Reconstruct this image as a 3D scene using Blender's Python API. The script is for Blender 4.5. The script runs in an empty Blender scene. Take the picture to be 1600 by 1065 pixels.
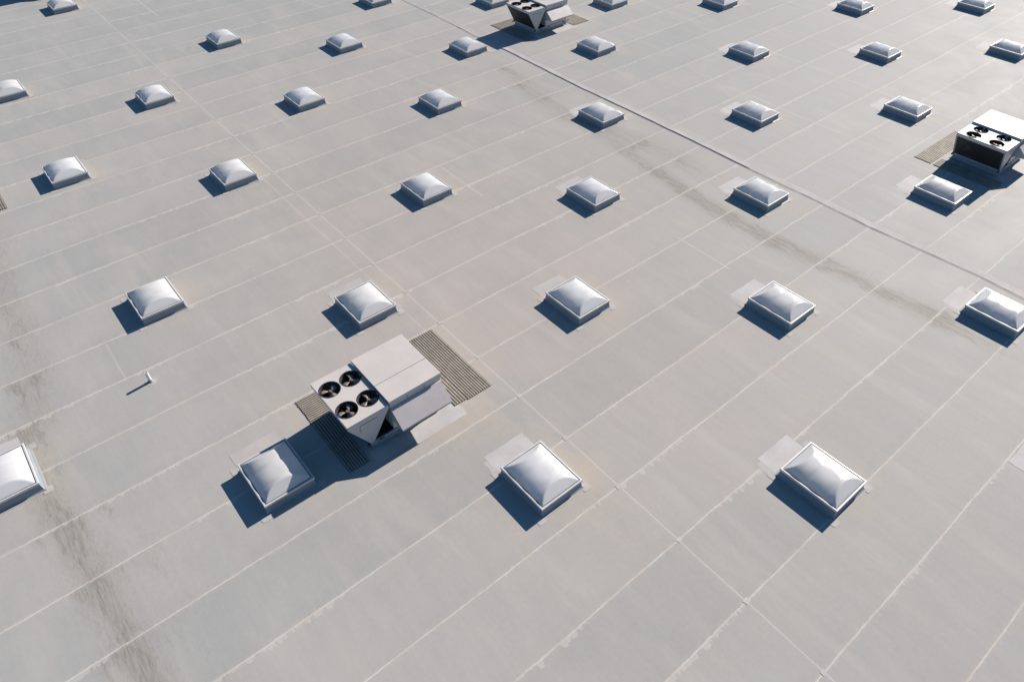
import bpy, bmesh, math, random
import numpy as np
from mathutils import Matrix, Vector, noise as mnoise

scene = bpy.context.scene
col = scene.collection
random.seed(7)

# ------------------------------------------------------------------ camera
cam_data = bpy.data.cameras.new('camera')
cam_data.sensor_width = 36.0
cam_data.lens = 1087.68 / 1600 * 36.0
cam_data.clip_start = 0.1
cam_data.clip_end = 2000
cam = bpy.data.objects.new('camera', cam_data)
col.objects.link(cam)
PITCH, ROLL, YAW = math.radians(45.56026), math.radians(-0.41626), math.radians(-39.17252)
rot = Matrix.Rotation(YAW, 4, 'Z') @ Matrix.Rotation(PITCH, 4, 'X') @ Matrix.Rotation(ROLL, 4, 'Z')
cam.matrix_world = Matrix.Translation((-8.5652, -0.1800, 15.2626)) @ rot
scene.camera = cam

# ------------------------------------------------------------------ light
SUN_VEC = Vector((-1.84, -0.19, -1.0)).normalized()      # direction the light travels
to_sun = -SUN_VEC
sun_elev = math.asin(to_sun.z)
world = bpy.data.worlds.new("World")
scene.world = world
world.use_nodes = True
wn = world.node_tree
bg = wn.nodes['Background']
sky = wn.nodes.new('ShaderNodeTexSky')
sky.sky_type = 'NISHITA'
sky.sun_disc = False
sky.sun_elevation = sun_elev
sky.sun_rotation = math.atan2(to_sun.x, to_sun.y)
sky.altitude = 300
sky.air_density = 1.0
sky.dust_density = 0.3
sky.ozone_density = 3.0
tint = wn.nodes.new('ShaderNodeMix')
tint.data_type = 'RGBA'
tint.blend_type = 'MULTIPLY'
tint.inputs[0].default_value = 1.0
tint.inputs[7].default_value = (0.62, 0.96, 1.16, 1)
wn.links.new(sky.outputs[0], tint.inputs[6])
wn.links.new(tint.outputs[2], bg.inputs[0])
bg.inputs[1].default_value = 0.053
sd = bpy.data.lights.new('sun', 'SUN')
sd.energy = 5.0
sd.angle = math.radians(0.53)
sd.color = (1.0, 0.91, 0.82)
sun = bpy.data.objects.new('sun', sd)
sun.rotation_euler = SUN_VEC.to_track_quat('-Z', 'Y').to_euler()
sun.location = (20, 0, 30)
col.objects.link(sun)
scene.view_settings.view_transform = 'Standard'
scene.view_settings.look = 'None'
scene.view_settings.gamma = 1.0
scene.view_settings.exposure = 0.61


# ------------------------------------------------------------------ node helpers
class NT:
    def __init__(s, name):
        s.m = bpy.data.materials.new(name)
        s.m.use_nodes = True
        s.t = s.m.node_tree
        s.b = s.t.nodes['Principled BSDF']
        s.out = s.t.nodes['Material Output']

    def n(s, typ, **kw):
        nd = s.t.nodes.new(typ)
        for k, v in kw.items():
            setattr(nd, k, v)
        return nd

    def put(s, sock, v):
        if v is None:
            return
        if isinstance(v, bpy.types.NodeSocket):
            s.t.links.new(v, sock)
        else:
            if sock.type == 'RGBA' and not hasattr(v, '__len__'):
                v = (v, v, v, 1)
            if sock.type == 'RGBA' and len(v) == 3:
                v = (*v, 1)
            sock.default_value = v

    def math(s, op, a, b=None, c=None, clamp=False):
        nd = s.n('ShaderNodeMath', operation=op, use_clamp=clamp)
        s.put(nd.inputs[0], a)
        s.put(nd.inputs[1], b)
        s.put(nd.inputs[2], c)
        return nd.outputs[0]

    def mix(s, f, a, b, blend='MIX'):
        nd = s.n('ShaderNodeMix', data_type='RGBA', blend_type=blend)
        s.put(nd.inputs[0], f)
        s.put(nd.inputs[6], a)
        s.put(nd.inputs[7], b)
        return nd.outputs[2]

    def coords(s, kind='Object'):
        return s.n('ShaderNodeTexCoord').outputs[kind]

    def sep(s, v):
        nd = s.n('ShaderNodeSeparateXYZ')
        s.put(nd.inputs[0], v)
        return nd.outputs

    def comb(s, x, y, z=0.0):
        nd = s.n('ShaderNodeCombineXYZ')
        for i, v in enumerate((x, y, z)):
            s.put(nd.inputs[i], v)
        return nd.outputs[0]

    def scale(s, v, sc):
        nd = s.n('ShaderNodeMapping')
        s.put(nd.inputs['Vector'], v)
        nd.inputs['Scale'].default_value = sc
        return nd.outputs[0]

    def noise(s, v, scale=1.0, detail=3.0, rough=0.5, dist=0.0, col=False):
        nd = s.n('ShaderNodeTexNoise')
        s.put(nd.inputs['Vector'], v)
        nd.inputs['Scale'].default_value = scale
        nd.inputs['Detail'].default_value = detail
        nd.inputs['Roughness'].default_value = rough
        nd.inputs['Distortion'].default_value = dist
        return nd.outputs[1 if col else 0]

    def ramp(s, f, lo, hi, a=0.0, b=1.0, smooth=True):
        nd = s.n('ShaderNodeMapRange', interpolation_type='SMOOTHSTEP' if smooth else 'LINEAR')
        s.put(nd.inputs[0], f)
        s.put(nd.inputs[1], lo)
        s.put(nd.inputs[2], hi)
        s.put(nd.inputs[3], a)
        s.put(nd.inputs[4], b)
        return nd.outputs[0]

    def bump(s, h, strength=0.3, dist=0.01, prev=None):
        nd = s.n('ShaderNodeBump')
        nd.inputs['Strength'].default_value = strength
        nd.inputs['Distance'].default_value = dist
        s.put(nd.inputs['Height'], h)
        if prev is not None:
            s.put(nd.inputs['Normal'], prev)
        return nd.outputs[0]

    def final(s, color=None, rough=None, metal=None, spec=None, normal=None):
        s.put(s.b.inputs['Base Color'], color)
        s.put(s.b.inputs['Roughness'], rough)
        s.put(s.b.inputs['Metallic'], metal)
        s.put(s.b.inputs['Specular IOR Level'], spec)
        if normal is not None:
            s.put(s.b.inputs['Normal'], normal)
        return s.m


def simple(name, color, rough=0.5, metal=0.0, var=0.12, scale=3.0, bumpy=0.0, spec=0.5):
    """painted / plain material with broad and fine wear variation"""
    t = NT(name)
    c = t.coords()
    n1 = t.noise(c, scale, 5, 0.6)
    n2 = t.noise(c, scale * 9, 3, 0.6)
    f = t.math('ADD', t.math('MULTIPLY', n1, 0.7), t.math('MULTIPLY', n2, 0.3))
    lo = tuple(x * (1 - var) for x in color)
    hi = tuple(min(1, x * (1 + var)) for x in color)
    cc = t.mix(t.ramp(f, 0.3, 0.7), lo, hi)
    rr = t.ramp(n1, 0.3, 0.7, rough * 0.88, min(1, rough * 1.15))
    nrm = t.bump(n2, bumpy, 0.01) if bumpy else None
    return t.final(cc, rr, metal, spec, nrm)


# ------------------------------------------------------------------ roof membrane
SEAM = 2.0


def membrane_material():
    t = NT('roof_membrane')
    P = t.coords()
    x, y, z = t.sep(P)
    at = t.n('ShaderNodeAttribute', attribute_name='wear_and_tone')
    ar, ag, ab = t.sep(at.outputs['Vector'])      # ochre wash, painted lens colour cast, stain density
    # wandering of the seam lines
    wob = t.noise(t.comb(t.math('MULTIPLY', x, 0.35), t.math('MULTIPLY', y, 0.5)), 1.0, 2, 0.5)
    wob2 = t.noise(t.comb(t.math('MULTIPLY', x, 2.2), t.math('MULTIPLY', y, 0.5), 3.0), 1.0, 2, 0.5)
    yy = t.math('ADD', y, t.math('ADD', t.math('MULTIPLY', t.math('SUBTRACT', wob, 0.5), 0.10),
                                 t.math('MULTIPLY', t.math('SUBTRACT', wob2, 0.5), 0.035)))
    k = t.math('FLOOR', t.math('ADD', t.math('DIVIDE', yy, SEAM), 0.5))      # seam index nearest
    strip = t.math('FLOOR', t.math('DIVIDE', yy, SEAM))                      # sheet index
    ds = t.math('SUBTRACT', yy, t.math('MULTIPLY', k, SEAM))                 # signed distance to seam
    da = t.math('ABSOLUTE', ds)
    # ---- base tone
    big = t.noise(P, 0.09, 3, 0.55)
    mid = t.noise(P, 0.55, 5, 0.6, 0.3)
    fine = t.noise(P, 9.0, 5, 0.7)
    grit = t.noise(P, 55.0, 2, 0.6)
    str1 = t.noise(t.comb(t.math('MULTIPLY', x, 2.6), t.math('MULTIPLY', y, 0.28), t.math('MULTIPLY', strip, 3.7)), 1.0, 5, 0.65, 0.4)
    str2 = t.noise(t.comb(t.math('MULTIPLY', x, 9.0), t.math('MULTIPLY', y, 0.9), t.math('MULTIPLY', strip, 5.1)), 1.0, 4, 0.6, 0.3)
    wh = t.n('ShaderNodeTexWhiteNoise', noise_dimensions='1D')
    t.put(wh.inputs['W'], strip)
    cool = (0.368, 0.371, 0.354)
    warm = (0.398, 0.360, 0.327)
    tone = t.math('ADD', ag, t.math('MULTIPLY', t.math('SUBTRACT', mid, 0.5), 0.9))
    tone = t.math('ADD', tone, t.math('MULTIPLY', t.math('SUBTRACT', wh.outputs[0], 0.5), 0.25), clamp=True)
    base = t.mix(tone, cool, warm)
    val = t.math('ADD', 1.0, t.math('MULTIPLY', t.math('SUBTRACT', big, 0.5), 0.10))
    val = t.math('ADD', val, t.math('MULTIPLY', t.math('SUBTRACT', mid, 0.5), 0.20))
    val = t.math('ADD', val, t.math('MULTIPLY', t.math('SUBTRACT', str1, 0.5), 0.10))
    val = t.math('ADD', val, t.math('MULTIPLY', t.math('SUBTRACT', str2, 0.5), 0.05))
    val = t.math('ADD', val, t.math('MULTIPLY', t.math('SUBTRACT', fine, 0.5), 0.15))
    val = t.math('ADD', val, t.math('MULTIPLY', t.math('SUBTRACT', grit, 0.5), 0.08))
    val = t.math('ADD', val, t.math('MULTIPLY', t.math('SUBTRACT', wh.outputs[0], 0.5), 0.075))
    # a little darker in the water line above every seam, and darker grime lumps
    damp = t.math('MULTIPLY', t.ramp(ds, 0.0, 0.5, 1, 0), t.ramp(ds, -0.01, 0.01, 0, 1))
    val = t.math('SUBTRACT', val, t.math('MULTIPLY', t.math('MULTIPLY', damp, str1), 0.05))
    vc = t.comb(val, val, val)
    base = t.mix(1.0, base, vc, 'MULTIPLY')
    # pale scrapes, streaks along the sheet direction
    scr = t.noise(t.comb(t.math('MULTIPLY', x, 4.0), t.math('MULTIPLY', y, 0.45), t.math('MULTIPLY', strip, 1.3)), 1.0, 6, 0.75, 1.2)
    base = t.mix(t.math('MULTIPLY', t.ramp(scr, 0.60, 0.78), 0.20), base, (0.50, 0.475, 0.44))
    specks = t.noise(P, 3.3, 2, 0.5)
    base = t.mix(t.math('MULTIPLY', t.ramp(specks, 0.74, 0.80), 0.35), base, (0.56, 0.53, 0.50))
    # fan shaped drying rings
    ring = t.noise(t.comb(t.math('MULTIPLY', x, 0.9), t.math('MULTIPLY', y, 0.35), 9.0), 1.0, 3, 0.6, 1.5)
    rl = t.math('ABSOLUTE', t.math('SUBTRACT', t.math('FRACT', t.math('MULTIPLY', ring, 9.0)), 0.5))
    base = t.mix(t.math('MULTIPLY', t.math('MULTIPLY', t.ramp(rl, 0.06, 0.0), t.ramp(mid, 0.45, 0.6)), 0.10), base, (0.5, 0.46, 0.41))
    lw = t.noise(t.comb(t.math('MULTIPLY', x, 0.8), t.math('MULTIPLY', y, 0.16), 21.0), 1.0, 5, 0.6, 0.6)
    base = t.mix(t.math('MULTIPLY', t.ramp(lw, 0.52, 0.68), 0.30), base, (0.455, 0.438, 0.395))
    # ---- ochre wash round skylights and where water gathers
    oc = t.math('MULTIPLY', ar, t.ramp(mid, 0.3, 0.62))
    oc = t.math('MULTIPLY', oc, t.ramp(fine, 0.25, 0.7, 0.6, 1.0))
    base = t.mix(t.math('MULTIPLY', oc, 0.55), base, (0.47, 0.40, 0.31))
    # ---- silt stains in the valleys
    wx = t.noise(t.comb(0.0, t.math('MULTIPLY', y, 0.8), 4.0), 1.0, 3, 0.6)
    sn = t.noise(t.comb(t.math('ADD', t.math('MULTIPLY', x, 2.3), t.math('MULTIPLY', wx, 2.0)), t.math('MULTIPLY', y, 0.42),
                        t.math('MULTIPLY', strip, 2.3)), 1.0, 8, 0.68, 0.5)
    den = t.math('ADD', t.math('MULTIPLY', ab, 0.62), t.math('MULTIPLY', t.math('SUBTRACT', sn, 0.5), 1.5))
    # stronger just below a seam that dams the water
    below = t.ramp(ds, -1.0, 0.0, -0.10, 0.12, False)
    den = t.math('ADD', den, t.math('MULTIPLY', below, t.ramp(ds, -0.02, 0.02, 1, -0.6)))
    soft = t.math('MULTIPLY', t.ramp(ab, 0.1, 0.95), t.ramp(mid, 0.25, 0.6, 0.15, 0.55))
    base = t.mix(soft, base, (0.335, 0.312, 0.268))
    st = t.ramp(den, 0.24, 0.56)
    st = t.math('MULTIPLY', st, t.ramp(ab, 0.03, 0.25))
    grain = t.noise(t.comb(t.math('MULTIPLY', x, 13.0), t.math('MULTIPLY', y, 1.5)), 1.0, 5, 0.72, 0.8)
    st_c = t.mix(t.ramp(grain, 0.3, 0.7), (0.20, 0.182, 0.155), (0.315, 0.295, 0.26))
    base = t.mix(t.math('MULTIPLY', st, t.ramp(grain, 0.35, 0.62, 0.75, 0.38)), base, st_c)
    # contour tide lines of the stain
    tl = t.math('ABSOLUTE', t.math('SUBTRACT', den, 0.26))
    tide = t.math('MULTIPLY', t.ramp(tl, 0.022, 0.0), t.ramp(ab, 0.05, 0.3))
    base = t.mix(t.math('MULTIPLY', tide, 0.32), base, (0.26, 0.24, 0.21))
    tl2 = t.math('ABSOLUTE', t.math('SUBTRACT', den, 0.12))
    tide2 = t.math('MULTIPLY', t.ramp(tl2, 0.02, 0.0), t.ramp(ab, 0.05, 0.3))
    base = t.mix(t.math('MULTIPLY', tide2, 0.22), base, (0.28, 0.26, 0.23))
    fl = t.noise(t.comb(t.math('ADD', t.math('MULTIPLY', x, 7.0), t.math('MULTIPLY', wx, 5.0)), t.math('MULTIPLY', y, 0.8), strip), 1.0, 5, 0.65, 1.2)
    flm = t.ramp(t.math('ABSOLUTE', t.math('SUBTRACT', fl, 0.5)), 0.035, 0.0)
    base = t.mix(t.math('MULTIPLY', t.math('MULTIPLY', flm, t.ramp(ab, 0.15, 0.7)), 0.32), base, (0.20, 0.19, 0.17))
    # ---- seam lines
    en = t.noise(t.comb(t.math('MULTIPLY', x, 8.0), t.math('MULTIPLY', y, 8.0), 2.0), 1.0, 4, 0.7)
    wline = t.math('ADD', 0.015, t.math('MULTIPLY', t.math('SUBTRACT', en, 0.4), 0.045))
    line = t.ramp(t.math('SUBTRACT', da, wline), -0.006, 0.012, 1, 0)
    lstr = t.ramp(t.noise(t.comb(t.math('MULTIPLY', x, 0.7), k, 1.0), 1.0, 3, 0.6), 0.25, 0.6, 0.22, 0.60)
    # scalloped pale wash on the low side of the lap
    tooth = t.noise(t.comb(t.math('MULTIPLY', x, 4.5), t.math('MULTIPLY', k, 7.7), 5.0), 1.0, 3, 0.7)
    where = t.ramp(t.noise(t.comb(t.math('MULTIPLY', x, 0.22), t.math('MULTIPLY', k, 3.1), 8.0), 1.0, 2, 0.5), 0.46, 0.62)
    reach = t.math('MULTIPLY', t.math('MULTIPLY', t.ramp(tooth, 0.42, 0.62), where), -0.16)
    wash = t.math('MULTIPLY', t.math('GREATER_THAN', ds, reach), t.math('LESS_THAN', ds, 0.0))
    base = t.mix(t.math('MULTIPLY', wash, 0.45), base, (0.53, 0.52, 0.48))
    halo = t.math('MULTIPLY', t.ramp(da, 0.02, 0.14, 1, 0), t.ramp(fine, 0.35, 0.7, 0.0, 0.4))
    base = t.mix(halo, base, (0.47, 0.43, 0.385))
    lc = t.mix(t.ramp(t.noise(P, 1.7, 3, 0.6), 0.45, 0.62), (0.60, 0.565, 0.52), (0.56, 0.48, 0.385))
    base = t.mix(t.math('MULTIPLY', line, lstr), base, lc)
    dirt = t.noise(t.comb(t.math('MULTIPLY', x, 3.0), t.math('MULTIPLY', y, 7.0), 6.0), 1.0, 5, 0.75)
    dm = t.math('MULTIPLY', t.ramp(da, 0.015, 0.07, 1, 0), t.ramp(dirt, 0.60, 0.70))
    dm2 = t.math('MULTIPLY', dm, t.ramp(ab, 0.0, 0.3, 0.45, 1.0))
    base = t.mix(t.math('MULTIPLY', dm2, 0.8), base, (0.22, 0.165, 0.11))
    # ---- end laps across the sheets
    crossmask = None

    def cross(x0, y0, y1, strength, w):
        dx = t.math('SUBTRACT', x, x0)
        dx = t.math('ADD', dx, t.math('MULTIPLY', t.math('SUBTRACT', wob2, 0.5), 0.05))
        a = t.math('ABSOLUTE', dx)
        m = t.ramp(t.math('SUBTRACT', a, t.math('MULTIPLY', en, w)), -0.004, 0.010, 1, 0)
        m = t.math('MULTIPLY', m, t.math('MULTIPLY', t.math('GREATER_THAN', y, y0), t.math('LESS_THAN', y, y1)))
        h = t.math('MULTIPLY', t.ramp(a, 0.0, 0.12, 1, 0), 0.25)
        h = t.math('MULTIPLY', h, t.math('MULTIPLY', t.math('GREATER_THAN', y, y0), t.math('LESS_THAN', y, y1)))
        return t.math('MULTIPLY', t.math('MAXIMUM', m, h), strength)
    for (x0, y0, y1, sg, w) in [(0.0, -60, 60, 0.46, 0.036), (-0.55, 13, 26, 0.28, 0.03), (2.6, 47, 62, 0.45, 0.05),
                                (21.0, 7, 19, 0.3, 0.04), (26.2, 10, 21, 0.28, 0.04), (5.6, 19, 21.8, 0.4, 0.04),
                                (-8.6, 17.9, 19.9, 0.35, 0.03), (9.4, 9.8, 12.2, 0.35, 0.05)]:
        m = cross(x0, y0, y1, sg, w)
        crossmask = m if crossmask is None else t.math('MAXIMUM', crossmask, m)
    base = t.mix(crossmask, base, (0.56, 0.54, 0.505))
    # dark hairline on the far side of the main end lap
    hx = t.math('ABSOLUTE', t.math('SUBTRACT', t.math('ADD', x, t.math('MULTIPLY', t.math('SUBTRACT', wob2, 0.5), 0.05)), 0.04))
    base = t.mix(t.math('MULTIPLY', t.ramp(hx, 0.012, 0.0), 0.35), base, (0.24, 0.22, 0.20))
    # ---- relief
    hgt = t.math('ADD', t.math('MULTIPLY', line, 0.6), t.math('MULTIPLY', mid, 0.5))
    nrm = t.bump(hgt, 0.25, 0.02)
    sw = t.noise(t.comb(t.math('MULTIPLY', x, 1.4), t.math('MULTIPLY', y, 0.35), t.math('MULTIPLY', strip, 2.0)), 1.0, 3, 0.55)
    nrm = t.bump(sw, 0.22, 0.03, nrm)
    rough = t.ramp(mid, 0.3, 0.7, 0.66, 0.74)
    return t.final(base, rough, 0.0, 0.15, nrm)


# layout found from the photograph (metres, x runs along the membrane seams, y across them)
SKY = {1: (-1.45, 7.41), 2: (4.08, 2.77), 3: (-6.68, 11.85), 4: (-12.18, 16.2), 5: (-6.68, 20.79), 6: (-1.44, 16.16), 7: (4.05, 11.88),
       8: (8.96, 7.45), 9: (14.05, 2.76), 10: (-6.71, 31.26), 11: (-1.43, 26.67), 12: (4.05, 20.66), 13: (8.89, 16.12), 14: (13.93, 11.88),
       15: (19.49, 7.39), 16: (-6.77, 41.17), 17: (-1.42, 35.9), 18: (4.05, 30.99), 19: (8.9, 26.58), 20: (13.83, 20.66), 21: (19.32, 16.14),
       22: (25.13, 11.89), 23: (4.06, 40.6), 24: (8.92, 35.72), 25: (13.82, 30.91), 26: (19.21, 26.47), 27: (24.96, 20.73), 28: (30.18, 16.15),
       29: (35.78, 11.88), 30: (-1.39, 52.1), 31: (13.86, 40.56), 32: (19.35, 35.76), 33: (24.78, 30.93), 34: (29.81, 26.51),
       35: (35.31, 20.72), 36: (41.01, 16.17)}
OFF_SKY = (8.97, -1.56)       # just outside the right edge; only its pale patch reaches into the photo
UNITS = [(-4.83, 11.05), (22.08, 6.59), (17.50, 30.12), (-13.62, 30.46), (-2.45, 55.25)]

M_roof = membrane_material()


def link(name, me, mat=None, parent=None):
    o = bpy.data.objects.new(name, me)
    col.objects.link(o)
    if mat is not None:
        me.materials.append(mat)
    if parent is not None:
        o.parent = parent
    return o


def tag(o, label=None, category=None, group=None, kind=None):
    if label:
        o['label'] = label
    if category:
        o['category'] = category
    if group:
        o['group'] = group
    if kind:
        o['kind'] = kind
    return o


def build_roof():
    # fine grid where the camera looks, coarse skirts beyond it, one sheet
    xs = np.concatenate([np.linspace(-150, -20, 14)[:-1], np.arange(-20, 50.01, 0.25), np.linspace(50, 190, 15)[1:]])
    ys = np.concatenate([np.linspace(-150, -10, 15)[:-1], np.arange(-10, 64.01, 0.25), np.linspace(64, 200, 14)[1:]])
    nx, ny = len(xs), len(ys)
    X, Y = np.meshgrid(xs, ys, indexing='ij')
    co = np.stack([X, Y, np.zeros_like(X)], -1).reshape(-1, 3)
    i, j = np.meshgrid(np.arange(nx - 1), np.arange(ny - 1), indexing='ij')
    a = (i * ny + j).ravel()
    faces = np.stack([a, a + ny, a + ny + 1, a + 1], 1)
    me = bpy.data.meshes.new('roof')
    me.vertices.add(len(co))
    me.vertices.foreach_set('co', co.ravel())
    me.loops.add(faces.size)
    me.loops.foreach_set('vertex_index', faces.ravel().astype(np.int32))
    me.polygons.add(len(faces))
    me.polygons.foreach_set('loop_start', np.arange(0, faces.size, 4, dtype=np.int32))
    me.polygons.foreach_set('loop_total', np.full(len(faces), 4, dtype=np.int32))
    me.update()
    x, y = co[:, 0], co[:, 1]
    ochre = np.zeros(len(co))
    for (sx, sy) in list(SKY.values()) + [OFF_SKY]:
        for (ox, oy, r, s) in [(0.95, -0.55, 0.55, 0.8), (0.35, -1.25, 0.6, 0.45), (-0.9, 0.55, 0.4, 0.35), (1.1, 0.4, 0.5, 0.5)]:
            d2 = (x - sx - ox) ** 2 + (y - sy - oy) ** 2
            ochre += s * np.exp(-d2 / (r * r))
    for (sx, sy) in UNITS:
        for (ox, oy, r, s) in [(4.7, 0.3, 0.6, 0.8), (2.6, -0.8, 0.9, 0.6), (-0.5, 1.6, 0.6, 0.5), (-0.6, 3.1, 0.6, 0.5), (3.6, -0.7, 0.8, 0.5)]:
            d2 = (x - sx - ox) ** 2 + (y - sy - oy) ** 2
            ochre += s * np.exp(-d2 / (r * r))
    ochre += 0.35 * np.exp(-((x + 0.6) / 0.8) ** 2) * (np.abs(y - 22) < 18)
    warm = 0.74 * np.exp(-(((x - 3.0) / 9.5) ** 2 + ((y - 16) / 17.0) ** 2)) + 0.10  # warm middle stands for the lens's colour shading, painted into the membrane
    warm += 0.25 * np.exp(-(((x - 14) / 5) ** 2 + ((y - 28) / 10.0) ** 2))
    cr = 12.15 + 0.35 * np.sin(y * 0.33 + 0.6) + 0.045 * (y - 10) * (y > 10)
    stain = np.exp(-((x - cr) / 0.5) ** 2) * np.clip((y - 0.5) / 3, 0, 1) * np.clip((27 - y) / 12, 0, 1)
    cr2 = 13.3 + 0.4 * np.sin(y * 0.5)
    stain = np.maximum(stain, 0.62 * np.exp(-((x - cr2) / 0.8) ** 2) * np.clip((y - 12) / 4, 0, 1) * np.clip((34 - y) / 8, 0, 1))
    cl = -11.35 + 0.15 * np.sin(y * 0.7) + np.where(y > 16, (y - 16) * 0.11, 0) + np.where(y < 11, (11 - y) * 0.16, 0)
    stain = np.maximum(stain, 0.98 * np.exp(-((x - cl) / 0.42) ** 2) * np.clip((19.0 - y) / 3.5, 0, 1))
    stain = np.maximum(stain, 0.60 * np.exp(-((x - cl) / 0.75) ** 2) * np.clip((32 - y) / 6, 0, 1))
    stain = np.maximum(stain, 0.24 * np.exp(-((x - cl - 1.2) / 1.0) ** 2) * np.clip((20 - y) / 6, 0, 1))
    stain = np.maximum(stain, 0.40 * np.exp(-(((x - 8.0) / 0.8) ** 2 + ((y + 3.2) / 1.6) ** 2)))
    vec = np.stack([np.clip(ochre, 0, 1), np.clip(warm, 0, 1), np.clip(stain, 0, 1)], -1)
    at = me.attributes.new('wear_and_tone', 'FLOAT_VECTOR', 'POINT')
    at.data.foreach_set('vector', vec.astype(np.float32).ravel())
    o = link('roof', me, M_roof)
    tag(o, kind='structure')
    return o


roof = build_roof()

# ------------------------------------------------------------------ other materials


def patch_material(name, c0, c1):
    t = NT(name)
    P = t.coords()
    a = t.noise(P, 1.6, 4, 0.6)
    b = t.noise(P, 14, 4, 0.7)
    c = t.mix(t.ramp(a, 0.3, 0.7), c0, c1)
    c = t.mix(t.math('MULTIPLY', t.ramp(b, 0.52, 0.7), 0.3), c, tuple(v * 0.8 for v in c0))
    return t.final(c, 0.75, 0.0, 0.25, t.bump(b, 0.15, 0.01))


M_patch = patch_material('new_membrane', (0.44, 0.425, 0.415), (0.51, 0.495, 0.48))
M_patch_old = patch_material('aged_membrane', (0.415, 0.39, 0.37), (0.465, 0.44, 0.42))
M_flash = patch_material('flashing_membrane', (0.41, 0.395, 0.37), (0.47, 0.45, 0.42))
M_curb = simple('curb_membrane', (0.23, 0.255, 0.28), 0.5, var=0.08, scale=2.5, bumpy=0.1)
M_alu = simple('aluminium_frame', (0.58, 0.57, 0.56), 0.5, metal=0.1, var=0.08, scale=4)
M_gasket = simple('grey_gasket', (0.10, 0.10, 0.11), 0.6, var=0.2, scale=6)
M_paint = simple('beige_paint', (0.56, 0.52, 0.485), 0.5, var=0.04, scale=1.3)
M_panel = simple('panel_paint', (0.50, 0.475, 0.46), 0.42, var=0.05, scale=1.6)
M_hood = simple('beige_paint_shaded', (0.50, 0.46, 0.445), 0.42, var=0.04, scale=1.6)  # the unit's beige paint again, darkened for the shade on the hood
M_dark = simple('dark_cavity', (0.012, 0.012, 0.014), 0.7, var=0.2)
M_blade = simple('fan_blade_metal', (0.30, 0.27, 0.25), 0.4, metal=0.3, var=0.25, scale=7)
M_motor = simple('fan_motor', (0.10, 0.12, 0.15), 0.4, metal=0.3, var=0.2, scale=6)
M_hub = simple('rusty_hub', (0.21, 0.13, 0.09), 0.6, metal=0.2, var=0.4, scale=12)
M_ring = simple('fan_ring', (0.06, 0.05, 0.045), 0.5, var=0.3, scale=8)
M_rail = simple('galvanised_rail', (0.36, 0.38, 0.40), 0.4, metal=0.3, var=0.12, scale=5)
M_mat = simple('mat_backing', (0.13, 0.11, 0.088), 0.85, var=0.3, scale=4)
M_rib = simple('mat_ribs', (0.30, 0.270, 0.225), 0.75, var=0.22, scale=3, bumpy=0.2)
M_pipe = simple('white_pvc', (0.80, 0.79, 0.77), 0.35, var=0.05, scale=9)
M_well = simple('light_well', (0.84, 0.84, 0.84), 0.7, var=0.03)


def coil_material():
    t = NT('coil_fins')
    P = t.coords()
    x, y, z = t.sep(P)
    w = t.math('FRACT', t.math('MULTIPLY', y, 26.0))
    a = t.noise(P, 3.0, 5, 0.65)
    c = t.mix(t.ramp(w, 0.3, 0.7), (0.02, 0.02, 0.021), (0.055, 0.055, 0.056))
    c = t.mix(t.ramp(a, 0.5, 0.75), c, (0.11, 0.10, 0.085))
    return t.final(c, 0.55, 0.2, 0.4, t.bump(w, 0.3, 0.01))


M_coil = coil_material()


def dome_material():
    t = NT('dome_acrylic')
    P = t.coords()
    a = t.noise(P, 2.0, 4, 0.6)
    c = t.mix(t.ramp(a, 0.3, 0.7), (0.84, 0.845, 0.85), (0.88, 0.88, 0.88))
    dirt = t.noise(t.scale(P, (1, 1, 3)), 6.0, 4, 0.7)
    c = t.mix(t.math('MULTIPLY', t.ramp(dirt, 0.6, 0.8), 0.15), c, (0.5, 0.48, 0.44))
    oi = t.n('ShaderNodeObjectInfo')
    c = t.mix(t.ramp(oi.outputs['Random'], 0.3, 1.0, 0.0, 0.5), c, (0.80, 0.785, 0.74))
    run = t.noise(t.comb(t.math('MULTIPLY', t.sep(P)[0], 1.5), t.math('MULTIPLY', t.sep(P)[1], 9.0), oi.outputs['Random']), 1.0, 4, 0.7)
    c = t.mix(t.math('MULTIPLY', t.ramp(run, 0.5, 0.75), 0.22), c, (0.55, 0.53, 0.49))
    dif = t.n('ShaderNodeBsdfDiffuse')
    t.put(dif.inputs['Color'], c)
    tr = t.n('ShaderNodeBsdfTranslucent')
    t.put(tr.inputs['Color'], (0.97, 0.965, 0.96))
    m1 = t.n('ShaderNodeMixShader')
    m1.inputs[0].default_value = 0.45
    t.t.links.new(dif.outputs[0], m1.inputs[1])
    t.t.links.new(tr.outputs[0], m1.inputs[2])
    gl = t.n('ShaderNodeBsdfGlossy')
    gl.inputs['Roughness'].default_value = 0.24
    gl.inputs['Color'].default_value = (1, 1, 1, 1)
    fr = t.n('ShaderNodeFresnel')
    fr.inputs['IOR'].default_value = 1.25
    m2 = t.n('ShaderNodeMixShader')
    t.t.links.new(fr.outputs[0], m2.inputs[0])
    t.t.links.new(m1.outputs[0], m2.inputs[1])
    t.t.links.new(gl.outputs[0], m2.inputs[2])
    t.t.links.new(m2.outputs[0], t.out.inputs[0])
    return t.m


M_dome = dome_material()


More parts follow.
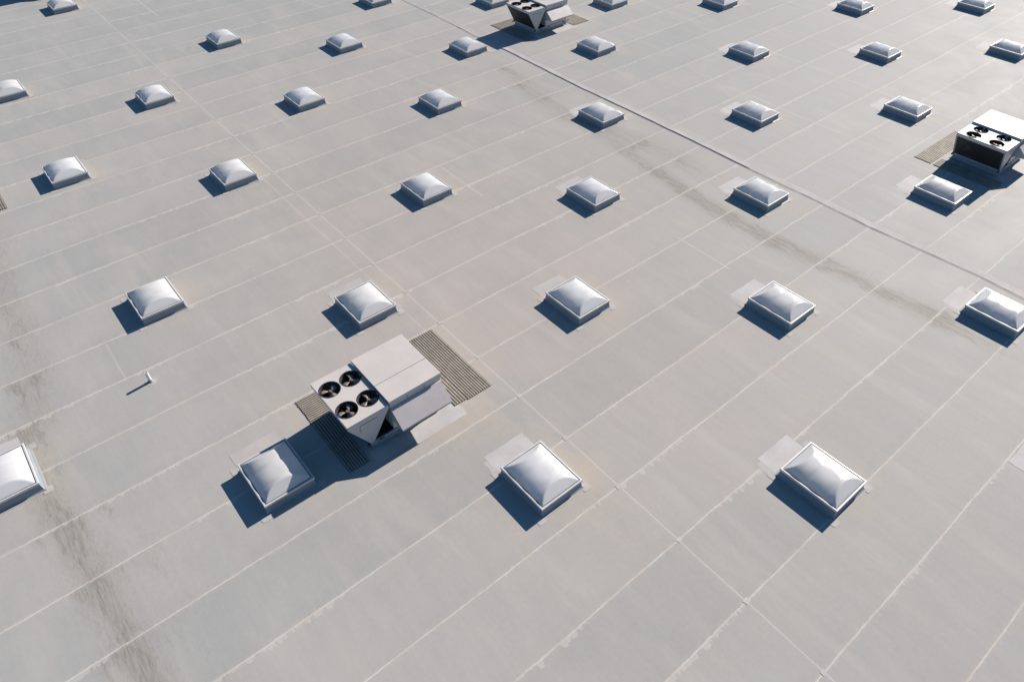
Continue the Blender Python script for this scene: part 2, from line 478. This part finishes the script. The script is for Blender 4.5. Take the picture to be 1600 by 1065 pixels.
# ------------------------------------------------------------------ mesh helpers
class MB:
    def __init__(s):
        s.v, s.f = [], []

    def add(s, vs, fs):
        o = len(s.v)
        s.v += [tuple(v) for v in vs]
        s.f += [tuple(i + o for i in f) for f in fs]
        return s

    def box(s, x0, x1, y0, y1, z0, z1):
        v = [(x, y, z) for z in (z0, z1) for y in (y0, y1) for x in (x0, x1)]
        return s.add(v, [(0, 2, 3, 1), (4, 5, 7, 6), (0, 1, 5, 4), (1, 3, 7, 5), (3, 2, 6, 7), (2, 0, 4, 6)])

    def hexa(s, bottom, top):
        """two matching quads (counter clockwise seen from above)"""
        return s.add(list(bottom) + list(top), [(3, 2, 1, 0), (4, 5, 6, 7), (0, 1, 5, 4), (1, 2, 6, 5), (2, 3, 7, 6), (3, 0, 4, 7)])

    def loft(s, loops, cap=True):
        n = len(loops[0])
        o = len(s.v)
        for lp in loops:
            s.v += [tuple(p) for p in lp]
        for a in range(len(loops) - 1):
            for i in range(n):
                j = (i + 1) % n
                s.f.append((o + a * n + i, o + a * n + j, o + (a + 1) * n + j, o + (a + 1) * n + i))
        if cap:
            s.f.append(tuple(o + i for i in reversed(range(n))))
            s.f.append(tuple(o + (len(loops) - 1) * n + i for i in range(n)))
        return s

    def cyl(s, c, r0, r1, z0, z1, n=24, cap=True):
        lp = lambda r, z: [(c[0] + r * math.cos(2 * math.pi * i / n), c[1] + r * math.sin(2 * math.pi * i / n), z) for i in range(n)]
        return s.loft([lp(r0, z0), lp(r1, z1)], cap)

    def build(s, name, mat, parent=None, bevel=0.0, smooth=False):
        me = bpy.data.meshes.new(name)
        me.from_pydata(s.v, [], s.f)
        bm = bmesh.new()
        bm.from_mesh(me)
        bmesh.ops.recalc_face_normals(bm, faces=bm.faces)
        bm.to_mesh(me)
        bm.free()
        if smooth:
            me.polygons.foreach_set('use_smooth', [True] * len(me.polygons))
        o = link(name, me, mat, parent)
        if bevel:
            b = o.modifiers.new('bevel', 'BEVEL')
            b.width = bevel
            b.segments = 2
            b.limit_method = 'ANGLE'
            b.angle_limit = math.radians(40)
        return o


def empty(name, loc, rz=0.0):
    o = bpy.data.objects.new(name, None)
    o.empty_display_size = 0.3
    o.location = loc
    o.rotation_euler = (0, 0, rz)
    col.objects.link(o)
    return o


def copy_tree(o, parent=None):
    kids = [c for c in o.children]
    c = o.copy()
    col.objects.link(c)
    c.parent = parent
    for k in kids:
        copy_tree(k, c)
    return c


# ------------------------------------------------------------------ skylight
CW, CL, CH = 1.38, 1.65, 0.31        # cap width (x), length (y), height of the cap edge


def rect(w, l, z):
    return [(-w / 2, -l / 2, z), (w / 2, -l / 2, z), (w / 2, l / 2, z), (-w / 2, l / 2, z)]


def dome_mesh(seed):
    rnd = random.Random(seed)
    nu, nv = 56, 72
    w, l = CW - 0.142, CL - 0.142
    H = 0.204
    vs, fs = [], []
    amp = rnd.uniform(0.85, 1.0)
    ph = rnd.uniform(-0.25, 0.25)
    for j in range(nv + 1):
        v = -1 + 2 * j / nv
        for i in range(nu + 1):
            u = -1 + 2 * i / nu
            # exponent of the vault section changes along the length: full lobes between slack creases
            cr_ = abs(math.cos((v * 1.40 + ph) * math.pi)) ** 0.7
            a = 1 - abs(u) ** (1.85 + 0.82 * amp * cr_)
            b = (1 - abs(v)) / 0.34
            kk = 0.08
            h = max(kk - abs(a - b), 0) / kk
            z = min(a, b) - h * h * kk * 0.25
            z = max(z, 0.0)
            vs.append((u * w / 2, v * l / 2, CH - 0.001 + H * z))
    for j in range(nv):
        for i in range(nu):
            a = j * (nu + 1) + i
            fs.append((a, a + 1, a + nu + 2, a + nu + 1))
    return MB().add(vs, fs)


def make_skylight(seed=1):
    root = empty('skylight', (0, 0, 0))
    # curb: four walls with a flared foot, hollow
    m = MB()
    prof = [(0.05, 0.006), (0.018, 0.018), (-0.005, 0.05), (-0.03, CH - 0.055)]
    loops = [rect(CW + 2 * o_, CL + 2 * o_, z) for o_, z in prof]
    loops.append(rect(CW - 0.2, CL - 0.2, CH - 0.055))
    loops.append(rect(CW - 0.2, CL - 0.2, 0.02))
    m.loft(loops, cap=False)
    m.build('curb', M_curb, root)
    MB().add(rect(CW - 0.2, CL - 0.2, 0.022), [(0, 1, 2, 3)]).build('light_well', M_well, root)
    # cap frame: outer drip edge, flat top, inner upstand
    m = MB()
    fr = [(CW - 0.045, CL - 0.045, CH - 0.075), (CW - 0.018, CL - 0.018, CH - 0.075), (CW - 0.018, CL - 0.018, CH - 0.046),
          (CW, CL, CH - 0.040), (CW, CL, CH - 0.010), (CW - 0.010, CL - 0.010, CH), (CW - 0.090, CL - 0.090, CH + 0.003),
          (CW - 0.100, CL - 0.100, CH - 0.004), (CW - 0.102, CL - 0.102, CH - 0.03)]
    m.loft([rect(*a) for a in fr], cap=False)
    m.build('cap_frame', M_alu, root, bevel=0.004)
    MB().loft([rect(CW - 0.103, CL - 0.103, CH - 0.02), rect(CW - 0.103, CL - 0.103, CH - 0.006), rect(CW - 0.155, CL - 0.155, CH - 0.006),
               rect(CW - 0.155, CL - 0.155, CH - 0.03)], cap=False).build('gasket', M_gasket, root)
    dome_mesh(seed).build('dome', M_dome, root, smooth=True)
    # flange of membrane welded round the foot, with reinforcing tabs at the corners
    m = MB()
    rnd = random.Random(seed)
    e = 0.085
    o1 = rect(CW + 2 * e, CL + 2 * e, 0.005)
    m.add(o1, [(0, 1, 2, 3)])
    for (sx, sy) in ((-1, -1), (1, -1), (1, 1), (-1, 1)):
        cx, cy = sx * (CW / 2 + 0.075), sy * (CL / 2 + 0.065)
        pts = []
        for (qx, qy) in ((1, 1), (-1, 1), (-1, -1), (1, -1)):
            for (fx, fy) in (((1.0, .7), (.88, .88), (.7, 1.0)) if qx * qy > 0 else ((.7, 1.0), (.88, .88), (1.0, .7))):
                pts.append((cx + 0.125 * qx * fx + rnd.uniform(-.006, .006), cy + 0.115 * qy * fy + rnd.uniform(-.006, .006), 0.0065))
        m.add(pts, [tuple(range(12))])
    m.build('flashing', M_flash, root)
    return root


sky_labels = {
    4: 'white domed skylight cut off by the left edge, nearest the long brown silt stain',
    3: 'domed skylight whose right side is in the big shadow of the nearest fan unit',
    1: "domed skylight in the front row, in full sun, right of the nearest fan unit's shadow",
    2: 'domed skylight at the right end of the front row, silver frame glinting',
    5: 'domed skylight directly above the small white vent pipe',
    6: 'domed skylight just above the roof of the nearest fan unit, on its far side',
    7: 'domed skylight in the middle of the second row, third of five',
    8: 'domed skylight in the second row from the front, fourth of five from the left',
    9: 'glinting domed skylight at the right edge in the second row, beside the raised joint',
    10: 'domed skylight at the left end of the third row, near the cut off mat corner',
    11: 'domed skylight in the third row from the front, second from the left',
    12: 'domed skylight in the third row from the front, third from the left',
    13: 'domed skylight in the third row from the front, fourth from the left',
    14: 'domed skylight in the third row between the dark silt streaks and the raised joint',
    15: 'domed skylight standing in the shadow in front of the right hand fan unit',
    16: 'white domed skylight cut off by the left edge, farther of the two',
    17: 'domed skylight in the fourth row from the front, second from the left',
    18: 'domed skylight in the fourth row from the front, third from the left',
    19: 'domed skylight in the fourth row from the front, fourth from the left',
    20: 'domed skylight in the fourth row closest to the raised joint, on its left side',
    21: 'domed skylight in the fourth row, first one to the right of the raised joint',
    22: 'domed skylight at the right end of the fourth row, behind the right hand fan unit',
    23: 'small distant domed skylight at the left end of the fifth row',
    24: 'small distant domed skylight in the fifth row, second from the left',
    25: "small distant domed skylight left of the raised joint, below the far fan unit's shadow",
    26: 'small distant domed skylight below right of the far fan unit, fourth in the fifth row',
    27: 'small distant domed skylight in the fifth row, fifth from the left',
    28: 'small distant domed skylight in the fifth row, sixth from the left',
    29: 'small distant domed skylight cut off by the right edge in the fifth row',
    30: 'distant domed skylight cut by the top edge, nearest the top left corner',
    31: 'distant domed skylight cut by the top edge, just left of the raised joint',
    32: 'distant domed skylight cut by the top edge, immediately left of the far fan unit',
    33: 'distant domed skylight cut by the top edge, immediately right of the far fan unit',
    34: 'distant domed skylight cut by the top edge, second right of the far fan unit',
    35: 'distant domed skylight at the top edge, second from the right hand corner',
    36: 'distant domed skylight at the top edge nearest the top right corner'}

protos = [make_skylight(s) for s in (1, 2, 3)]
used = [False] * 3
for n, (k, (x, y)) in enumerate(sorted(SKY.items())):
    q = (k * 7 // 2) % 3
    if not used[q]:
        o = protos[q]
        used[q] = True
    else:
        o = copy_tree(protos[q])
    o.location = (x, y, 0)
    tag(o, sky_labels[k], 'skylight', 'domed skylights set out in rows on the roof')


# ------------------------------------------------------------------ pale patches of newer membrane on the roof
def patch(x0, x1, y0, y1, mat, z=0.0035, jit=0.02, seed=0):
    rnd = random.Random(seed)
    pts = []
    n = 7
    for (a, b) in (((x0, y0), (x1, y0)), ((x1, y0), (x1, y1)), ((x1, y1), (x0, y1)), ((x0, y1), (x0, y0))):
        for i in range(n):
            f = i / n
            pts.append((a[0] + (b[0] - a[0]) * f + rnd.uniform(-jit, jit) * 0.8, a[1] + (b[1] - a[1]) * f + rnd.uniform(-jit, jit) * 0.5, z))
    m = MB().add(pts, [tuple(range(len(pts)))])
    o = m.build('membrane_patch', mat, roof)
    return o


strong = {1: 1, 2: 1, 3: 0, 7: 0, 8: 1, 9: 1, 13: 0, 14: 1, 15: 1, 20: 1, 21: 1, 22: 1, 27: 1, 28: 1, 29: 1, 35: 1, 36: 1, 6: 0, 12: 0, 4: 1,
          26: 0, 33: 0, 34: 0, 5: 0}
for k, s in strong.items():
    x, y = SKY[k]
    rnd = random.Random(k)
    dep = 0.6 if k not in (12, 5, 26, 33, 34) else 0.18
    patch(x - 0.68 + rnd.uniform(-.03, .03), x + 0.6 + rnd.uniform(-.05, .05), y + 0.86, y + 0.9 + dep + rnd.uniform(-.04, .04),
          M_patch if s else M_patch_old, seed=k)
    if s and k not in (4,):     # second, duller sheet slightly wider
        patch(x - 0.82, x + 0.3, y + 0.8, y + 1.2 + dep * 0.3, M_patch_old, z=0.0018, seed=k + 50)
patch(OFF_SKY[0] - 0.5, OFF_SKY[0] + 0.7, OFF_SKY[1] + 0.86, OFF_SKY[1] + 1.5, M_patch, seed=99)
for (ux, uy) in UNITS:
    patch(ux + 1.5, ux + 3.25, uy - 0.62, uy + 0.05, M_patch, seed=int(uy))
    patch(ux + 0.4, ux + 3.3, uy - 0.5, uy + 0.0, M_patch_old, z=0.0018, seed=int(uy) + 9)
# square cover pieces where the end lap crosses the seams
rnd = random.Random(3)
for k in range(-6, 31):
    s = 0.055 + rnd.uniform(-0.012, 0.015)
    jx, jy = rnd.uniform(-.02, .02), rnd.uniform(-.02, .02)
    r = rnd.uniform(-0.3, 0.3)
    pts = [(jx + s * 1.2 * (math.cos(r) * a - math.sin(r) * b), k * SEAM + jy + s * (math.sin(r) * a + math.cos(r) * b), 0.006) for a, b in ((-1, -1), (1, -1), (1, 1), (-1, 1))]
    MB().add(pts, [(0, 1, 2, 3)]).build('lap_cover', M_patch if k in (-1, 2, 1, 0, 5) else M_patch_old, roof)


# ------------------------------------------------------------------ raised expansion joint
def build_joint():
    m = MB()
    prof_n = 9
    ys = np.arange(-12, 64, 0.12)
    ctrl_y = [-12, 2.57, 4.03, 6.08, 8.0, 10.13, 12.55, 14.09, 16.07, 20.09, 23.88, 29.09, 31.93, 36.19, 39.84, 64]
    ctrl_x = [15.62, 15.62, 15.68, 15.57, 15.44, 15.47, 15.42, 15.42, 15.43, 15.40, 15.32, 15.40, 15.33, 15.43, 15.38, 15.4]
    loops = []
    for y in ys:
        x = float(np.interp(y, ctrl_y, ctrl_x)) + 0.02 * mnoise.noise(Vector((y * 1.3, 0, 0)))
        sag = 0.5 + 0.5 * mnoise.noise(Vector((y * 0.55, 5, 0)))
        h = 0.009 + 0.010 * max(0, sag) + (0.013 if 13.5 < y < 32 else 0.0) + 0.005 * mnoise.noise(Vector((y * 4, 2, 0)))
        w = 0.055 + 0.015 * mnoise.noise(Vector((y * 0.9, 9, 0)))
        loop = [(x - w - 0.05, y, 0.004), (x - w * 0.8, y, 0.007), (x - w * 0.62, y, h * 0.8), (x - w * 0.35, y, h), (x + w * 0.3, y, h * 0.97),
                (x + w * 1.2, y, h * 0.80), (x + w * 2.4, y, h * 0.50), (x + w + 0.17, y, 0.009), (x + w + 0.26, y, 0.004)]
        loops.append(loop)
    n = len(loops[0])
    for lp in loops:
        m.v += lp
    for a in range(len(loops) - 1):
        for i in range(n - 1):
            m.f.append((a * n + i, a * n + i + 1, (a + 1) * n + i + 1, (a + 1) * n + i))
    t = NT('joint_membrane')
    P = t.coords()
    a = t.noise(P, 1.3, 4, 0.6)
    b = t.noise(t.scale(P, (3, 14, 3)), 1.0, 4, 0.7)
    c = t.mix(t.ramp(a, 0.3, 0.7), (0.35, 0.34, 0.325), (0.415, 0.40, 0.38))
    mat = t.final(c, 0.75, 0, 0.25, t.bump(b, 0.5, 0.02))
    o = m.build('expansion_joint', mat, None, smooth=True)
    tag(o, 'long low raised membrane covered joint running across the whole roof', 'roof joint')


build_joint()


# ------------------------------------------------------------------ rooftop unit
UH, UL = 1.35, 1.97        # condenser top height, depth (y)
UW = 1.23                  # condenser width (x)
BX0, BX1 = 1.255, 2.915    # air handling cabinet
BH = 1.425
FR = 0.284                 # fan opening radius
FANS = [(0.31, 0.54), (0.94, 0.54), (0.31, 1.45), (0.94, 1.45)]


def top_with_holes(z0, z1):
    """condenser lid with four round openings and a folded rim"""
    m = MB()
    n = 40
    xb = [0.0, UW / 2, UW]
    yb = [0.0, UL / 2, UL]
    for (cx, cy) in FANS:
        ix = 0 if cx < UW / 2 else 1
        iy = 0 if cy < UL / 2 else 1
        x0, x1, y0, y1 = xb[ix], xb[ix + 1], yb[iy], yb[iy + 1]
        inner, outer, low = [], [], []
        for i in range(n):
            a = 2 * math.pi * (i + 0.5) / n
            dx, dy = math.cos(a), math.sin(a)
            inner.append((cx + FR * dx, cy + FR * dy, z1))
            low.append((cx + FR * dx, cy + FR * dy, z1 - 0.16))
            tx = ((x1 - cx) / dx) if dx > 0 else ((x0 - cx) / dx)
            ty = ((y1 - cy) / dy) if dy > 0 else ((y0 - cy) / dy)
            s = min(tx, ty)
            outer.append((cx + s * dx, cy + s * dy, z1))
        o = len(m.v)
        m.v += inner + outer + low
        for i in range(n):
            j = (i + 1) % n
            m.f.append((o + i, o + n + i, o + n + j, o + j))
            m.f.append((o + i, o + j, o + 2 * n + j, o + 2 * n + i))
        # fill the square's four corners
        for (qx, qy) in ((x0, y0), (x1, y0), (x1, y1), (x0, y1)):
            best = None
            for i in range(n):
                j = (i + 1) % n
                pa, pb = outer[i], outer[j]
                if abs(pa[0] - pb[0]) > 1e-6 and abs(pa[1] - pb[1]) > 1e-6:
                    d = abs(pa[0] - qx) + abs(pa[1] - qy)
                    if best is None or d < best[0]:
                        best = (d, i, j)
            q = len(m.v)
            m.v.append((qx, qy, z1))
            m.f.append((o + n + best[1], q, o + n + best[2]))
    return m


def make_unit():
    root = empty('rooftop_unit', (0, 0, 0))
    # ---- curb and rail
    m = MB()
    cx0, cx1, cy0, cy1 = 0.60, 2.90, 0.06, 1.93

    def R(o_, z):
        return [(cx0 - o_, cy0 - o_, z), (cx1 + o_, cy0 - o_, z), (cx1 + o_, cy1 + o_, z), (cx0 - o_, cy1 + o_, z)]
    m.loft([R(0.07, 0.008), R(0.02, 0.03), R(0.0, 0.07), R(0.0, 0.205)])
    m.build('curb', M_curb, root)
    m = MB()
    m.box(0.52, 2.95, 0.0, 0.05, 0.206, 0.285)
    m.box(0.52, 2.95, 1.92, 1.97, 0.206, 0.285)
    m.box(0.52, 0.57, 0.051, 1.919, 0.206, 0.285)
    m.box(2.90, 2.95, 0.051, 1.919, 0.206, 0.285)
    rail = m.build('base_rail', M_rail, root, bevel=0.004)
    m = MB()
    for x in (0.78, 1.42, 2.55):
        m.box(x, x + 0.17, -0.006, 0.004, 0.222, 0.262)
        m.box(x, x + 0.17, 1.966, 1.976, 0.222, 0.262)
    m.build('lifting_slot', M_dark, rail)
    m = MB()
    m.box(0.44, 0.52, 0.0, 0.06, 0.206, 0.27)
    m.box(0.44, 0.52, 1.91, 1.97, 0.206, 0.27)
    m.box(2.951, 3.01, 0.0, 0.06, 0.206, 0.27)
    m.build('lug', M_ring, rail)
    MB().box(0.571, 2.899, 0.052, 1.918, 0.212, 0.262).build('base_pan', M_dark, root)
    # ---- condenser: lid, rim, V shaped coils, end panels
    z_f = UH - 0.13
    top_with_holes(0, UH).build('condenser_lid', M_paint, root)
    m = MB()
    for (a, b) in (((0, 0), (UW, 0)), ((UW, 0), (UW, UL)), ((UW, UL), (0, UL)), ((0, UL), (0, 0))):
        ix = 0.015
        n_ = Vector((b[1] - a[1], -(b[0] - a[0]), 0)).normalized()
        p = [(a[0], a[1]), (b[0], b[1]), (b[0] - n_.x * ix, b[1] - n_.y * ix), (a[0] - n_.x * ix, a[1] - n_.y * ix)]
        m.hexa([(q[0], q[1], z_f) for q in p], [(q[0], q[1], UH - 0.0015) for q in p])
    m.build('rim', M_panel, root)
    ax0, ax1, zb = 0.53, 0.64, 0.286
    # end panels
    for (y0, y1) in ((0.0, 0.02), (UL - 0.02, UL)):
        e = 0.002 if y0 == 0.0 else -0.002
        m = MB()
        a = [(0.004, z_f), (ax0, zb), (ax1, zb), (UW - 0.004, z_f)]
        m.loft([[(x, y0 + e, z) for x, z in a], [(x, y1 + e, z) for x, z in a]])
        ep = m.build('end_panel', M_panel, root, bevel=0.003)
        if y0 == 0.0:
            m = MB()
            m.box(0.33, 0.86, -0.004, 0.006, z_f - 0.075, z_f - 0.066)
            m.box(0.33, 0.337, -0.003, 0.006, z_f - 0.33, z_f - 0.075)
            m.build('door_gap', M_dark, ep)
    # coils
    def coil(xt, xb_, side):
        nx = 0.05 * side
        m = MB()
        y0, y1 = 0.06, UL - 0.06
        m.hexa([(xb_, y0, zb), (xb_ + nx, y0, zb), (xb_ + nx, y1, zb), (xb_, y1, zb)],
               [(xt, y0, z_f), (xt + nx, y0, z_f), (xt + nx, y1, z_f), (xt, y1, z_f)])
        c = m.build('coil', M_coil, root)
        m = MB()
        d = -0.008 * side
        for (a, b) in ((0.021, 0.062), (UL - 0.062, UL - 0.021)):
            m.hexa([(xb_ + d, a, zb), (xb_ + nx, a, zb), (xb_ + nx, b, zb), (xb_ + d, b, zb)],
                   [(xt + d, a, z_f), (xt + nx, a, z_f), (xt + nx, b, z_f), (xt + d, b, z_f)])
        m.build('coil_frame', M_rail if side > 0 else M_ring, c)  # inner frame coloured dark to give the shade of the gap beside the cabinet
    coil(0.012, ax0, 1)
    coil(UW - 0.012, ax1, -1)
    MB().box(ax0 + 0.06, ax1 - 0.001 if False else ax0 + 0.075, 0.07, UL - 0.07, zb, zb + 0.02).build('drip_tray', M_ring, root)
    # fans
    for i, (cx, cy) in enumerate(FANS):
        f = MB()
        # ring lip
        n = 40
        lps = []
        for (r, z) in ((FR + 0.012, UH + 0.001), (FR + 0.012, UH + 0.010), (FR - 0.004, UH + 0.010), (FR - 0.010, UH - 0.14)):
            lps.append([(cx + r * math.cos(2 * math.pi * q / n), cy + r * math.sin(2 * math.pi * q / n), z) for q in range(n)])
        f.loft(lps, cap=False)
        fan = f.build('fan', M_ring, root, smooth=False)
        # dark disc far below so the throat reads deep
        b = MB()
        rot0 = [0.5, 1.1, 0.2, 0.9][i]
        for q in range(3):
            a0 = rot0 + q * math.pi * 2 / 3
            pts = []
            for (r, wdt) in ((0.05, 0.42), (0.13, 0.56), (0.20, 0.60), (0.262, 0.50)):
                row = []
                for s in (-1, 0, 1):
                    a = a0 + s * wdt * (0.10 / r) ** 0.35 + r * 1.2
                    z = UH - 0.085 + s * 0.03 + 0.006 * (1 - s * s)
                    row.append((cx + r * math.cos(a), cy + r * math.sin(a), z))
                pts.append(row)
            o = len(b.v)
            for row in pts:
                b.v += row
            for g in range(3):
                for s in range(2):
                    b.f.append((o + g * 3 + s, o + g * 3 + s + 1, o + (g + 1) * 3 + s + 1, o + (g + 1) * 3 + s))
        bl = b.build('blades', M_blade, fan, smooth=True)
        sm = bl.modifiers.new('thick', 'SOLIDIFY')
        sm.thickness = 0.006
        MB().cyl((cx, cy), 0.052, 0.045, UH - 0.12, UH - 0.045, 20).build('hub', M_hub, fan, bevel=0.006)
        MB().cyl((cx + 0.02, cy - 0.01), 0.085, 0.085, UH - 0.30, UH - 0.15, 24).build('motor', M_motor, fan, bevel=0.01)
        g = MB()
        for ang in (0.4, 0.4 + math.pi / 2):
            c_, s_ = math.cos(ang), math.sin(ang)
            for t_ in (-1,):
                a = (cx - FR * c_, cy - FR * s_)
                bq = (cx + FR * c_, cy + FR * s_)
                wv = 0.007
                p = [(a[0] - s_ * wv, a[1] + c_ * wv), (a[0] + s_ * wv, a[1] - c_ * wv), (bq[0] + s_ * wv, bq[1] - c_ * wv), (bq[0] - s_ * wv, bq[1] + c_ * wv)]
                zz = UH - 0.145 + (0.016 if ang > 1 else 0)
                g.hexa([(q[0], q[1], zz - 0.012) for q in p], [(q[0], q[1], zz) for q in p])
        g.build('bracket', M_ring, fan)
    # ---- air handling cabinet
    m = MB()
    m.box(BX0 + 0.02, BX1 - 0.02, 0.03, UL - 0.03, 0.287, BH - 0.06)
    cab = m.build('cabinet', M_panel, root, bevel=0.006)
    m = MB()
    for x in (1.82, 2.36):
        m.box(x, x + 0.007, 0.026, 0.032, 0.33, BH - 0.1)
        m.box(x, x + 0.007, UL - 0.032, UL - 0.026, 0.33, BH - 0.1)
    m.box(BX1 - 0.022, BX1 - 0.016, 0.73, 0.737, 0.33, BH - 0.1)
    m.build('panel_gap', M_dark, cab)
    # lid in two sheets
    for (y0, y1) in ((0.0, 0.722), (0.734, UL)):
        m = MB()
        m.box(BX0, BX1, y0, y1, BH - 0.10, BH)
        m.build('lid_panel', M_paint, root, bevel=0.006)
    MB().box(BX0 + 0.01, BX1 - 0.01, 0.7225, 0.7335, BH - 0.1, BH - 0.035).build('lid_gap', M_dark, root)
    # ---- rain hood over the air intake
    yt, zt, yb_, zb2 = -0.035, 1.12, -0.50, 0.725
    m = MB()
    xa, xb2 = 1.27, 2.885
    dy, dz = -0.012, -0.02
    m.hexa([(xa, yb_, zb2), (xb2, yb_, zb2), (xb2, yb_ + 0.015, zb2 - 0.010), (xa, yb_ + 0.015, zb2 - 0.010)],
           [(xa, yt, zt), (xb2, yt, zt), (xb2, yt + 0.03, zt - 0.010), (xa, yt + 0.03, zt - 0.010)])
    hood = m.build('rain_hood', M_hood, root, bevel=0.002)
    for x in (xa - 0.004, xb2 + 0.002 - 0.010):
        m = MB()
        tri = [(yb_ + 0.012, zb2 - 0.01), (0.03, zb2 - 0.06), (0.03, zt - 0.01), (yt + 0.02, zt - 0.012)]
        m.loft([[(x, y, z) for y, z in tri], [(x + 0.012, y, z) for y, z in tri]])
        m.build('hood_cheek', M_panel, hood)
    MB().box(xa - 0.004, xb2 + 0.01, -0.02, 0.029, zt - 0.006, zt + 0.012).build('hood_flange', M_paint, hood)
    MB().box(xa + 0.02, xb2 - 0.02, 0.018, 0.0285, 0.60, zt - 0.03).build('intake_filter', M_dark, root)
    MB().box(xa, xb2, yb_ - 0.004, yb_ + 0.010, zb2 - 0.045, zb2 - 0.011).build('hood_lip', M_hood, hood)
    return root


unit_labels = ['large beige rooftop unit with four fans nearest the camera, rain hood facing the camera',
               'rooftop unit cut off by the right edge, showing its dark slanted coil face',
               'far rooftop unit cut by the top edge, showing its V shaped condenser end',
               None,
               'rooftop unit beyond the top left corner, only its shadow reaching into the photo']
u0 = make_unit()
first = True
for (ux, uy), lab in zip(UNITS, unit_labels):
    if lab is None:
        continue
    o = u0 if first else copy_tree(u0)
    first = False
    o.location = (ux, uy, 0)
    tag(o, lab, 'rooftop unit', 'air handling units on the roof')


# ------------------------------------------------------------------ ribbed walkway mats
def mat_mesh(name, x0, x1, y0, y1, along, pitch=0.080):
    root = empty(name, ((x0 + x1) / 2, (y0 + y1) / 2, 0))
    w, l = (x1 - x0) / 2, (y1 - y0) / 2
    MB().box(-w, w, -l, l, 0.006, 0.011).build('backing', M_mat, root)
    m = MB()
    rnd = random.Random(int(x0 * 10))
    if along == 'y':
        n = max(2, round((2 * w) / pitch))
        p = 2 * w / n
        for i in range(n):
            a = -w + i * p + p * 0.16
            m.box(a, a + p * 0.60, -l + rnd.uniform(0, .012), l - rnd.uniform(0, .012), 0.0115, 0.026)
    else:
        n = max(2, round((2 * l) / pitch))
        p = 2 * l / n
        for i in range(n):
            a = -l + i * p + p * 0.16
            m.box(-w + rnd.uniform(0, .012), w - rnd.uniform(0, .012), a, a + p * 0.60, 0.0115, 0.026)
    m.build('ribs', M_rib, root)
    return root


where = ['nearest fan unit', 'right hand fan unit', 'far fan unit', 'left edge of the photo', 'unit beyond the top left corner']
for i, (ux, uy) in enumerate(UNITS):
    parts = []
    if i == 0:
        parts = [(3.60, 4.45, -0.22, 2.88, 'y', 'wide tan ribbed mat right of the nearest fan unit, running away to its far corner'),
                 (3.15, 3.585, -0.18, 1.90, 'y', 'narrow tan ribbed mat lying between the wide mat and the nearest fan unit'),
                 (-0.31, 3.585, 1.95, 2.88, 'x', 'ribbed mat running behind the nearest fan unit, its ribs along the long side'),
                 (-0.33, 0.29, -0.27, 1.93, 'y', 'ribbed mat in the shadow to the left of the nearest fan unit')]
    elif i == 1:
        parts = [(-0.53, 3.0, 2.25, 2.98, 'x', 'grey ribbed mat running behind the right hand fan unit'),
                 (-0.55, 0.21, -0.38, 2.14, 'y', 'ribbed mat in the shadow in front of the right hand fan unit')]
    elif i == 2:
        parts = [(3.14, 4.33, -0.36, 2.8, 'y', 'ribbed mat to the right of the far fan unit'),
                 (-0.53, 3.12, 1.93, 2.8, 'x', 'ribbed mat sticking out behind the left side of the far fan unit'),
                 (-0.55, 0.25, -0.35, 1.91, 'y', 'ribbed mat in the shadow to the left of the far fan unit')]
    elif i == 3:
        parts = [(3.13, 4.43, -0.24, 2.9, 'y', 'corner of a ribbed mat cut off by the left edge of the photo')]
    for (a, b, c, d, al, lab) in parts:
        o = mat_mesh('walkway_mat', ux + a, ux + b, uy + c, uy + d, al)
        tag(o, lab, 'walkway mat', 'ribbed walkway mats round the fan units')


# ------------------------------------------------------------------ vent pipe
def build_pipe():
    root = empty('vent_pipe', (-8.06, 17.42, 0))
    m = MB()
    n = 28
    lps = []
    for (r, z) in ((0.050, 0.02), (0.050, 0.375), (0.043, 0.377), (0.043, 0.22)):
        lps.append([(r * math.cos(2 * math.pi * q / n), r * math.sin(2 * math.pi * q / n), z) for q in range(n)])
    m.loft(lps, cap=False)
    m.f.append(tuple(3 * n + i for i in range(n)))
    m.build('pipe', M_pipe, root, smooth=False)
    m = MB()
    lps = []
    for (r, z) in ((0.10, 0.006), (0.085, 0.014), (0.062, 0.03), (0.060, 0.08), (0.0505, 0.085)):
        lps.append([(r * math.cos(2 * math.pi * q / n), r * math.sin(2 * math.pi * q / n), z) for q in range(n)])
    m.loft(lps, cap=False)
    m.build('boot', M_curb, root, smooth=True)
    MB().cyl((0, 0), 0.17, 0.168, 0.002, 0.0055, 20).build('flashing', M_flash, root)
    m = MB()
    m.cyl((0, 0), 0.0445, 0.0445, 0.075, 0.10, 24, cap=False)
    tag(root, 'short white vent pipe standing alone on the roof with a thin shadow', 'vent pipe')


build_pipe()
